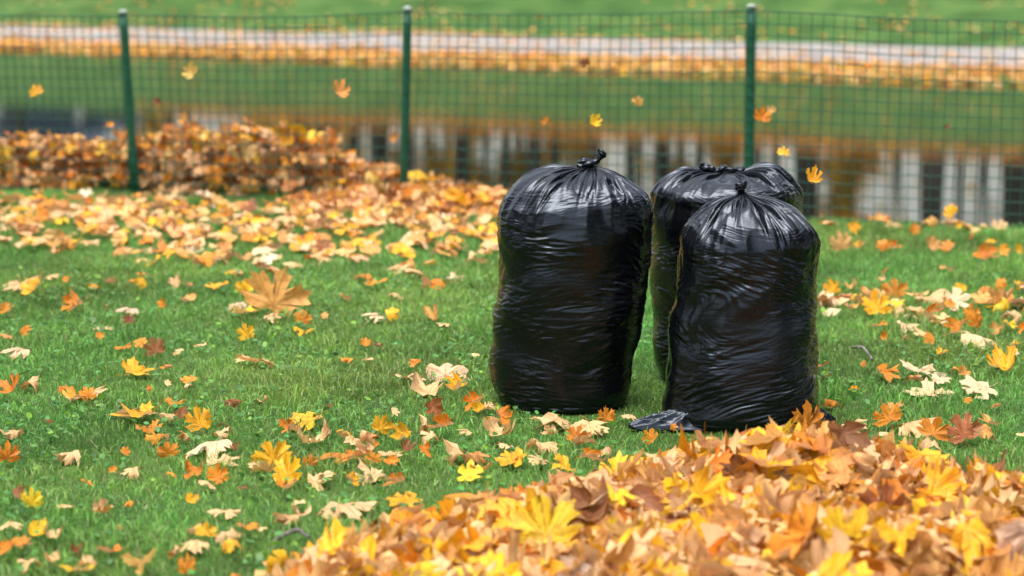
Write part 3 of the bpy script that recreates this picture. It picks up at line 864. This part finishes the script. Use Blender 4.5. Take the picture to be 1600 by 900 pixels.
# ------------------------------------------------------------------ fallen leaves far and near
far = Mass(); rg = np.random.default_rng(33)
def far_leaf(t, q, code=None, big=1.0):
    x, y = shore_xy(t, q)
    mass_leaf(far, FARLIB, (x, y, float(ground_z(x, y)) + .015), jitter_normal((0, 0, 1), .16, rg), big * rg.uniform(.055, .095), leaf_colour(code or pick(rg, 'GOTPBY', (8, 20, 34, 26, 10, 2)), rg) * .8, rg, rg.random() < .5)
for k in range(11000):     # thick litter between path and water
    t0 = rg.uniform(-6, 24); a = np.interp(t0, [0, 15], [1.3, 2.6])
    far_leaf(t0, a * rg.random() * 1.1 + .03)
for k in range(15000):
    t0, q0 = rg.uniform(-6, 24), rg.uniform(1.2, 5.2)
    if rg.random() < sstep(-.2, .5, float(perlin(t0 * .45, q0 * 1.3, 57))) + .08: far_leaf(t0, q0, pick(rg, 'TPBO', (5, 4, 1, 3)), 1.15)
for k in range(5200):
    q0 = 5.3 + 12.7 * rg.random() ** 1.0
    t0 = rg.uniform(-8, 26)
    if perlin(t0 * .5, q0 * .9, 55) > -.1 - .2 * (q0 < 6.5): far_leaf(t0, q0)
for k in range(15000): far_leaf(rg.uniform(-12, 30), rg.uniform(17.7, 21.0), None, 1.8)
tag(far.build('fallen_leaves', MAT['leaf_far']), 'orange leaf litter along the far shore, path and slope', 'fallen leaves', kind='stuff')

# hand-read list: x y width(px) colour pose  (f flat, d domed underside up, c curled, k cupped, s standing)
HAND = """53 461 50 Y k|29 456 38 P f|112 482 38 O c|196 486 38 W d|165 478 22 P c|255 482 18 O s|201 510 18 B s|163 519 26 W f|41 530 20 O s|9 527 22 T c|24 552 46 W d|
241 556 34 R s|192 549 24 O f|220 550 20 O s|219 583 46 G f|260 581 22 O c|156 539 13 O s|311 545 22 P f|384 530 28 G s|398 564 56 P f|435 487 88 T s|381 457 24 G s|
376 480 42 W d|385 493 45 Y f|16 622 56 O k|48 608 36 T c|136 626 52 P f|136 630 26 O s|101 615 24 O c|233 622 10 O s|275 633 28 O f|311 668 44 G s|205 655 76 G f|262 655 28 P c|
284 660 22 B s|365 629 30 B c|293 604 16 P f|263 612 12 P s|145 450 20 O c|173 447 22 O k|105 449 13 O s|220 452 18 G s|207 442 18 O c|48 442 25 P f|12 488 28 O k|
539 472 24 O k|584 501 46 W d|614 504 24 G s|475 509 26 O s|472 523 25 G f|508 507 13 T s|617 464 27 P d|672 502 46 T k|692 513 24 P d|571 546 18 O s|591 545 20 B c|575 564 18 P f|541 561 24 O c|
696 582 73 W d|643 592 40 P f|648 572 20 O f|664 611 60 P c|708 618 56 G k|741 556 20 P d|675 447 50 O c|587 445 30 O f|562 437 44 O c|709 433 28 W f|683 652 52 B k|740 640 45 O k|764 644 25 P c|
515 633 16 B c|475 660 60 G f|411 629 24 P c|784 662 50 O k|77 663 18 B c|18 683 34 P c|12 722 40 O s|103 715 42 P c|202 740 30 P c|177 748 13 O s|135 759 22 O f|197 716 14 O s|
232 672 38 O f|243 684 40 O c|288 681 26 T c|320 702 92 W d|262 712 32 O s|350 716 46 P f|367 702 25 B k|347 677 25 P c|353 667 24 B c|267 741 22 O c|302 742 40 O c|340 750 30 O s|322 759 28 P f|
343 766 16 O s|380 770 18 B c|50 796 34 Y s|32 786 24 B s|102 798 26 P f|163 808 40 T c|199 792 20 O c|188 830 20 T c|302 792 30 G k|348 808 45 P f|17 830 30 P f|33 862 44 O d|63 840 42 G k|
80 848 46 P c|5 868 30 O k|45 885 45 P c|82 883 36 P c|120 873 40 B k|172 872 42 O d|138 888 30 P c|120 896 45 Y f|220 897 64 T d|292 898 32 O s|300 839 45 P c|322 846 30 G s|295 860 56 P d|273 870 35 T c|
357 844 45 P d|367 865 42 G c|388 839 40 O d|422 728 58 G s|405 738 40 P c|450 752 56 G s|450 772 45 O k|485 730 25 O s|502 752 50 P f|495 695 66 P c|450 672 32 O c|598 672 34 G s|618 654 16 P s|
624 688 52 G k|580 694 50 O c|557 694 40 P f|610 714 38 P f|640 704 36 B k|687 672 48 O k|663 664 46 P c|670 682 32 P c|727 675 28 P d|533 717 60 O f|567 715 36 T c|583 727 25 O s|612 732 30 O k|577 744 52 P f|
667 712 36 O k|713 713 74 P c|750 714 40 T c|790 722 36 G f|777 684 56 P c|550 764 36 G k|617 766 40 O k|630 786 56 G f|543 803 85 P f|467 794 22 P f|470 812 22 P c|443 819 46 T c|407 835 22 P f|
880 662 80 P d|922 672 46 P f|902 690 38 O s|947 659 30 O s|858 680 26 P c|982 655 24 P f|853 697 48 P c|915 692 40 T c|940 708 50 P k|927 718 40 O c|840 719 40 P f|878 730 42 G f|802 720 50 G f|
1059 703 25 O f|1014 690 24 O s|1053 677 14 O s|1020 709 30 P f|1368 492 50 G s|1295 473 40 W f|1367 464 36 W f|1397 465 38 O s|1374 510 30 O f|1430 493 40 W d|1460 495 38 O k|1455 472 50 P c|1480 478 24 O k|
1518 502 34 O s|1500 463 18 G s|1495 526 56 O k|1535 538 74 W d|1588 476 30 W f|1581 496 35 P c|1579 511 30 Y f|1586 543 26 G f|1451 541 22 O s|1416 529 20 P c|1437 520 30 P f|1420 512 36 W f|1467 505 28 P f|1381 535 15 O s|
1313 390 34 P s|1333 366 22 G s|1342 395 30 G k|1378 395 22 O s|1398 394 28 O k|1430 368 20 O s|1459 392 24 T s|1479 394 22 O s|1543 408 42 O k|1570 402 18 G s|1546 380 20 G f|1520 373 18 O k|1591 400 16 G s|1480 423 22 T f|1383 429 20 O k|1377 440 20 P c|
1444 589 66 W f|1467 601 38 W d|1451 616 62 W f|1525 614 55 W f|1565 582 72 G k|1583 558 22 W f|1504 595 27 T k|1491 585 15 O c|1472 560 24 G k|1388 595 46 O f|1431 603 25 O c|1349 586 12 O s|1288 581 22 O f|1288 593 22 P k|
1334 618 18 G k|1298 633 28 O c|1512 638 12 O s|1557 639 22 O d|1385 662 46 O s|1395 645 40 T d|1435 665 62 T d|1462 682 46 O s|1509 680 56 R s|1546 679 38 T c|1383 676 22 P d|1336 664 52 P d|1455 698 40 P c|1595 678 16 P f|
1300 456 26 G s|1316 470 26 O c|1340 468 24 G k|1330 486 24 T c|1550 470 26 O c|1565 455 20 O s|1560 520 28 T c|1525 512 30 O s|1598 520 26 O k|1400 490 26 P c"""
leaves = []
for row in HAND.replace('\n', '').split('|'):
    f = row.split()
    leaves.append((int(f[0]), int(f[1]), int(f[2]), f[3], f[4]))

def region(x, y, D):
    if y < 410 and x > 1270: return 'under the fence to the right'
    if x > 1270 and y < 548: return 'in the drift right of the bags'
    if x > 1270 and y < 640: return 'on the grass right of the bags'
    if x > 1270: return 'between the heap and the right edge'
    if x > 990: return 'beside the foot of the front right bag'
    if x > 760: return 'in front of the left bag'
    if x > 500 and y >= 640: return 'between the left bag and the heap'
    if x > 500: return 'on the grass just left of the bags'
    if x > 250 and y < 640: return 'on open grass at left centre'
    if y < 500: return 'at the far left below the leaf drift'
    if y < 640: return 'on open grass at the left edge'
    if y < 770 and x < 250: return 'on the lower left lawn'
    if y < 770: return 'on the lawn left of the heap'
    if x < 250: return 'in the bottom left corner'
    return 'at the left tip of the heap'
POSE_WORD = {'f': 'lying flat', 'd': 'domed', 'c': 'curled', 'k': 'cupped', 's': 'standing'}
rg = np.random.default_rng(44)
litter = Mass()

def place_leaf(px, py, wpx, code, pose, x, y, z, nrm=None, tilt=None):
    D = y; size = wpx / px_per_m(D, z) / (1.22 if pose == 's' else 1.14)
    lib = LEAF_MESH[pose]
    o = link('maple_leaf', lib[rg.integers(len(lib))])
    o.scale = (size * rg.uniform(.85, 1.15), size * rg.uniform(.85, 1.15), size)
    o.color = (*leaf_colour(code, rg), 1)
    flip = pose != 's' and (code in 'WP' or (code == 'T' and rg.random() < .5))
    if pose == 's':
        e = Euler((R(rg.uniform(58, 82)), R(rg.uniform(-25, 25)), R(rg.uniform(-35, 35))))
        m3 = e.to_matrix()
        if flip: m3 = m3 @ Matrix.Rotation(math.pi, 3, 'Y')
        z += size * .38
    else:
        nv = Vector((rg.normal(0, .2), rg.normal(-.12, .2), 1)) if nrm is None else Vector(nrm)
        if pose == 'k': nv += Vector((0, -.35, 0))
        m3 = nv.normalized().to_track_quat('Z', 'Y').to_matrix() @ Matrix.Rotation(rg.uniform(0, 6.28), 3, 'Z')
        if flip: m3 = m3 @ Matrix.Rotation(math.pi, 3, 'Y')
        if pose in 'dkc': z += size * .08
    o.rotation_euler = m3.to_euler(); o.location = (x, y, z)
    return o

buckets = {}
hero = sorted(range(len(leaves)), key=lambda k: -leaves[k][2])
for rank, k in enumerate(hero):
    px, py, wpx, code, pose = leaves[k]
    x, y = ground_at(px, py, .02)
    zg = float(ground_z(x, y)) + .030
    if rank < 178:
        o = place_leaf(px, py, wpx, code, pose, x, y, zg)
        buckets.setdefault((code, pose, region(px, py, y)), []).append((px, o))
    else:
        nrm = jitter_normal((0, -.9 if pose == 's' else 0, .5 if pose == 's' else 1), .25, rg)
        mass_leaf(litter, LOWLIB[pose], (x, y, zg + (.02 if pose == 's' else 0)), nrm, wpx / px_per_m(y) / 1.22, leaf_colour(code, rg), rg, code in 'WP')
for (code, pose, reg), lst in buckets.items():
    lst.sort(key=lambda a: a[0])
    for k, (px, o) in enumerate(lst):
        base = '%s maple leaf %s %s' % (COLOUR_WORD[code], POSE_WORD[pose], reg)
        if len(lst) > 1: base = '%s %s, %s from left' % (COLOUR_WORD[code] + ' maple leaf ' + POSE_WORD[pose], reg, ORD[k])
        if len(base.split()) > 16: base = base.replace(' maple', '', 1)
        tag(o, base, 'leaf', 'maple leaves lying on the lawn')

# falling leaves in the air (x, y, width, colour, distance)
FALL = [(295, 110, 24, 'P', 11.2, 'pale leaf falling before the mesh right of the leftmost post'), (533, 138, 32, 'T', 10.4, 'tan leaf falling in the middle of the left fence panel'),
        (55, 140, 20, 'G', 11.5, 'golden leaf falling at the left edge before the fence'), (245, 158, 13, 'B', 11.8, 'brown leaf falling beside the leftmost post, above the leaf bank'),
        (913, 97, 14, 'B', 11.0, 'brown leaf falling high above the left bag'), (997, 157, 16, 'T', 11.0, 'tan leaf falling above the gap between the bags'),
        (852, 188, 13, 'O', 11.2, 'thin orange leaf falling left above the knot of the left bag'), (930, 189, 26, 'Y', 9.6, 'bright yellow leaf falling straight above the left bag'),
        (1190, 178, 26, 'O', 10.6, 'orange leaf falling against the rightmost post'), (1203, 172, 18, 'P', 10.8, 'pale leaf falling just right of the rightmost post'),
        (1225, 235, 19, 'Y', 10.2, 'small yellow leaf falling above the rear bag'), (1271, 275, 34, 'G', 8.9, 'golden leaf falling right beside the rear bag'),
        (1483, 329, 20, 'G', 11.4, 'golden leaf falling low before the fence at the right'), (618, 214, 22, 'T', 13.1, 'tan leaf caught on the middle fence post'),
        (286, 184, 20, 'T', 12.2, 'tan leaf falling just above the leaf bank crest'), (1357, 102, 10, 'O', 11.0, 'tiny orange leaf falling before the right fence panel'),
        (172, 195, 13, 'O', 12.0, 'small orange leaf falling left of the leftmost post'), (183, 79, 10, 'O', 12.0, 'tiny orange leaf falling beside the top of the leftmost post'), (1480, 197, 9, 'B', 11.0, 'tiny brown leaf falling before the right fence panel')]
for (px, py, wpx, code, D, lab) in FALL:
    x, y, z = air_at(px, py, D)
    o = link('maple_leaf', LEAF_MESH['kds'[rg.integers(3)]][rg.integers(5)])
    s = wpx / px_per_m(D, z) / 1.05
    o.scale = (s,) * 3; o.color = (*leaf_colour(code, rg), 1); o.location = (x, y, z)
    o.rotation_euler = (R(rg.uniform(45, 85)), R(rg.uniform(-60, 60)), R(rg.uniform(-30, 30)))
    tag(o, lab, 'leaf', 'maple leaves falling through the air')

# leaves on the surface of the foreground heap, one by one
SPECIAL = [(1175, 668, 82, 'G', 's', 'golden leaf standing upright on the crest of the foreground heap'), (1150, 792, 120, 'Y', 'f', 'bright yellow leaf on the near slope of the foreground heap, largest'),
           (1262, 672, 56, 'O', 's', 'orange leaf arching up beside the crest leaf of the foreground heap'), (1455, 765, 70, 'G', 's', 'golden leaf leaning on the right flank of the foreground heap'),
           (850, 845, 95, 'Y', 's', 'yellow leaf standing blurred at the front of the foreground heap'), (1500, 690, 50, 'R', 's', 'russet leaf sticking up behind the right end of the heap')]
def heap_hit(px, py):
    a = PITCH + math.atan((py - 450) / FPX)
    for D in np.arange(4.6, 9.0, .01):
        z = CAM_H - D * math.tan(a)
        x = (px - 800) / FPX * (D * math.cos(PITCH) + (CAM_H - z) * math.sin(PITCH))
        if z <= float(heap_front(x, D)) + .01: return x, D, z
    return None
for (px, py, wpx, code, pose, lab) in SPECIAL:
    x, y, z = heap_hit(px, py)
    gx, gy = grad(heap_front, x, y)
    o = place_leaf(px, py, wpx, code, pose, x, y, z + .01, (-gx + .1, -gy - .2, 1))
    tag(o, lab, 'leaf', 'leaves on top of the foreground heap')
got = []; tries = 0
buckets = {}
while len(got) < 108 and tries < 20000:
    tries += 1
    x, y = rg.uniform(-.75, 1.95), rg.uniform(5.35, 7.0)
    h = float(heap_front(x, y))
    if h < .035: continue
    gx, gy = grad(heap_front, x, y)
    if -gy > .95 or gy < -.75: continue
    if any((x - a) ** 2 + (y - b2) ** 2 < .105 ** 2 for a, b2 in got): continue
    got.append((x, y))
    code = pick(rg, FRONT_CODES, FRONT_P); pose = pick(rg, 'fdcks', (26, 26, 28, 16, 4))
    wpx = rg.uniform(.085, .165) * px_per_m(y, h)
    nrm = jitter_normal((-gx, -gy - .2, 1), .42, rg)
    o = place_leaf(0, 0, wpx, code, pose, x, y, h + .018 - (.03 if pose == 's' else 0), nrm)
    pxx = 800 + FPX * x / (y * math.cos(PITCH) + (CAM_H - h) * math.sin(PITCH))
    zone = 'at the left end' if pxx < 800 else ('on the left shoulder' if pxx < 1050 else ('on the middle' if pxx < 1330 else 'at the right end'))
    buckets.setdefault((code, pose, zone), []).append((pxx, o))
for (code, pose, zone), lst in buckets.items():
    lst.sort(key=lambda a: a[0])
    for k, (px, o) in enumerate(lst):
        base = '%s leaf %s %s of the foreground heap' % (COLOUR_WORD[code], POSE_WORD[pose], zone)
        if len(lst) > 1: base += ', %s from left' % ORD[k]
        tag(o, base, 'leaf', 'leaves on top of the foreground heap')

# all the smaller leaves of the lawn as one mass
nc = 70000
cx_, cy_ = rg.uniform(-4.0, 4.0, nc), rg.uniform(5.2, 14.9, nc)
sf = fs(cx_, cy_); pxx = 800 + FPX * cx_ / (cy_ * .988 + .25)
okm = (np.abs(cx_) < .2117 * cy_ + .9) & (sf < .25)
dn = 2.4 * sstep(-.3, .6, perlin(cx_ * 1.2, cy_ * 1.2, 95))
left = (pxx < 800) & (sf < -.42 + .15 * perlin(cx_ * 2.5, cy_ * 2.5, 93))
wob = .7 * perlin(cx_ * 1.1, cy_ * 1.1, 91) + .35 * perlin(cx_ * 3, cy_ * 3, 92)
dn = np.where(left, np.maximum(dn, 125 * sstep(-2.9, -1.5, sf - wob) * sstep(-.75, -.15, perlin(cx_ * 2.3, cy_ * 2.3, 94))), dn)
dn = np.where(left, np.maximum(dn, 14 * sstep(-3.6, -2.4, sf - wob)), dn)
dn = np.where((pxx > 1260), np.maximum(dn, 58 * np.exp(-((cy_ - 9.95 - .25 * perlin(cx_ * 2, cx_ * 0, 4)) / .33) ** 2)), dn)
dn = np.where((pxx > 1260) & (sf > -.5), np.maximum(dn, 20), dn)
he = heap_front(cx_, cy_); he2 = heap_front(cx_ * .92 + .06, cy_ * .95 + .28)
dn = np.where(cy_ < 7.3, np.maximum(dn, 30 * sstep(.02, .09, he2)), dn)
dn = np.where((cy_ > 7.0) & (cy_ < 8.0) & (cx_ > -.75) & (cx_ < .6), np.maximum(dn, 6), dn)
bagm = ((cx_ - .21) ** 2 + (cy_ - 8.0) ** 2 < .075) | ((cx_ - .75) ** 2 + (cy_ - 7.75) ** 2 < .075) | ((cx_ - .74) ** 2 + (cy_ - 8.42) ** 2 < .075)
okm &= ~bagm & (he < .03) & (rg.random(nc) < dn * (8 * 9.7 / nc))
cnt = 0
gzz = ground_z(cx_, cy_)
for k in np.nonzero(okm)[0]:
    x, y, dens = cx_[k], cy_[k], dn[k]
    code = pick(rg, 'GOTPBYRW', (22, 18, 26, 22, 7, 6, 1, 6))
    pose = pick(rg, 'fdcks', (30, 22, 26, 14, 8))
    sc = rg.uniform(.04, .075) if dens < 12 else rg.uniform(.05, .10)
    nrm = jitter_normal((0, -.8 if pose == 's' else -.05, 1), .24, rg)
    mass_leaf(litter, LOWLIB[pose], (x, y, gzz[k] + (rg.uniform(.025, .06) if dens > 40 else .032)), nrm, sc, leaf_colour(code, rg), rg, rg.random() < (.75 if code in 'WP' else .35))
    cnt += 1
print('litter leaves', cnt)
tag(litter.build('fallen_leaves', MAT['leaf_mass']), 'small fallen maple leaves scattered and drifted over the lawn', 'fallen leaves', kind='stuff')

# twigs
for (ax, ay, bx_, by_, r, lab) in ((1330, 545, 1363, 562, .006, 'short grey twig curved on the grass right of the bags'), (425, 850, 482, 840, .006, 'dark twig half under the left tip of the heap')):
    p, q = ground_at(ax, ay, .03), ground_at(bx_, by_, .03)
    mdl = ((p[0] + q[0]) / 2 + .01, (p[1] + q[1]) / 2 + .05)
    o = link('twig', tube_mesh('twig', [(*p, .035), (*mdl, .045), (*q, .03)], [r * .6, r, r * .8], 8, MAT['twig'], .2, 3, sub=5))
    tag(o, lab, 'twig')

# ------------------------------------------------------------------ grass and clover
def make_grass(n):
    rg = np.random.default_rng(77)
    y = 5.0 + 9.4 * rg.random(n * 3) ** 1.15
    x = rg.uniform(-1, 1, n * 3) * 4.2
    ok = (np.abs(x) < .2117 * y + .8) & (fs(x, y) < np.interp(ft(x, y), [1.9, 2.8], [.8, .16]))
    x, y = x[ok][:n], y[ok][:n]; n = len(x)
    tuft = perlin(x * 2.2, y * 2.2, 61) + .6 * perlin(x * 7, y * 7, 62)
    hgt = (.024 + .024 * np.clip(tuft + .35, 0, 1.6)) * rg.uniform(.55, 1.35, n)
    for bx0, by0 in ((.21, 8.0), (.75, 7.75), (.75, 8.42)):
        hgt *= .45 + .55 * sstep(.22, .33, np.hypot(x - bx0, y - by0))
    z0 = ground_z(x, y) - .004
    wd = rg.uniform(.0011, .0022, n) * (1 + .05 * (y - 6))
    az = rg.uniform(0, 2 * np.pi, n) + .8 * perlin(x * 1.6, y * 1.6, 63)
    lean = np.abs(rg.normal(.35, .45, n)) + .1
    dx, dy = np.cos(az), np.sin(az); fx, fy = -dy, dx
    tw = rg.uniform(0, np.pi, n); sx, sy = np.cos(tw), np.sin(tw)
    P = np.zeros((n, 5, 3))
    mx, my = x + dx * hgt * lean * .35, y + dy * hgt * lean * .35
    tx, ty = x + dx * hgt * lean * 1.25, y + dy * hgt * lean * 1.25
    mz = z0 + hgt * .62; tz = z0 + hgt * np.clip(1.08 - .35 * lean, .35, 1.1)
    P[:, 0] = np.stack([x - sx * wd, y - sy * wd, z0], 1); P[:, 1] = np.stack([x + sx * wd, y + sy * wd, z0], 1)
    P[:, 2] = np.stack([mx + sx * wd * .85, my + sy * wd * .85, mz], 1); P[:, 3] = np.stack([mx - sx * wd * .85, my - sy * wd * .85, mz], 1)
    P[:, 4] = np.stack([tx, ty, tz], 1)
    b = np.arange(n)[:, None] * 5
    Q = (b + np.array([[0, 1, 2, 3]])).astype(np.int32); T = (b + np.array([[3, 2, 4]])).astype(np.int32)
    base = np.array((.165, .325, .066))
    c = base[None] * (1 + .35 * perlin(x * 1.3, y * 1.3, 64) + .25 * perlin(x * 5, y * 5, 67))[:, None] * rg.uniform(.65, 1.35, (n, 1))
    c = c * (1 + rg.normal(0, .08, (n, 3)))
    c[:, 0] *= 1 + .35 * perlin(x * .9, y * .9, 68)
    pale = rg.random(n) < .10; c[pale] = np.array((.26, .27, .12)) * rg.uniform(.7, 1.2, (pale.sum(), 1))
    return mesh_np('grass', P.reshape(-1, 3), [Q, T], MAT['grass'], True, col=np.repeat(np.clip(c, .004, .6), 5, 0))
tag(link('grass', make_grass(300000)), 'short green lawn grass', 'grass', kind='stuff')

def make_clover(n):
    rg = np.random.default_rng(78)
    y = rg.uniform(5.2, 11.0, n * 4); x = rg.uniform(-1, 1, n * 4) * 3.4
    m_ = perlin(x * 1.5, y * 1.5, 65) + .5 * perlin(x * 5, y * 5, 66) + .25 * (x < .2)
    ok = (np.abs(x) < .2117 * y + .6) & (rg.random(n * 4) < sstep(-.1, .5, m_) + .05)
    for bx0, by0 in ((.21, 8.0), (.75, 7.75), (.75, 8.42)): ok &= np.hypot(x - bx0, y - by0) > .29
    x, y = x[ok][:n], y[ok][:n]; n = len(x)
    r = rg.uniform(.005, .0115, n); z = ground_z(x, y) + rg.uniform(.018, .042, n)
    tx, ty = rg.normal(0, .35, n), rg.normal(-.1, .35, n)
    a = np.linspace(0, 2 * np.pi, 7)[:-1]
    V = np.zeros((n, 7, 3)); V[:, 0] = np.stack([x, y, z], 1)
    sp = rg.uniform(0, 6.28, n)
    for k in range(6):
        ex, ey = r * np.cos(a[k] + sp) * (1 + .2 * np.sin(k * 2.1)), r * np.sin(a[k] + sp)
        V[:, k + 1] = np.stack([x + ex, y + ey, z + ex * tx + ey * ty + r * .18], 1)
    b = np.arange(n)[:, None] * 7
    F = np.concatenate([b + np.array([[0, k + 1, (k + 1) % 6 + 1]]) for k in range(6)]).astype(np.int32)
    c = np.array((.075, .20, .045))[None] * rg.uniform(.7, 1.4, (n, 1)) * (1 + rg.normal(0, .1, (n, 3)))
    ys_ = rg.random(n) < .12; c[ys_] = np.array((.16, .33, .03)) * rg.uniform(.8, 1.2, (ys_.sum(), 1))
    return mesh_np('clover', V.reshape(-1, 3), F, MAT['grass'], True, col=np.repeat(np.clip(c, .004, .6), 7, 0))
tag(link('clover', make_clover(9000)), 'small clover and weed leaves in the lawn', 'clover', kind='stuff')
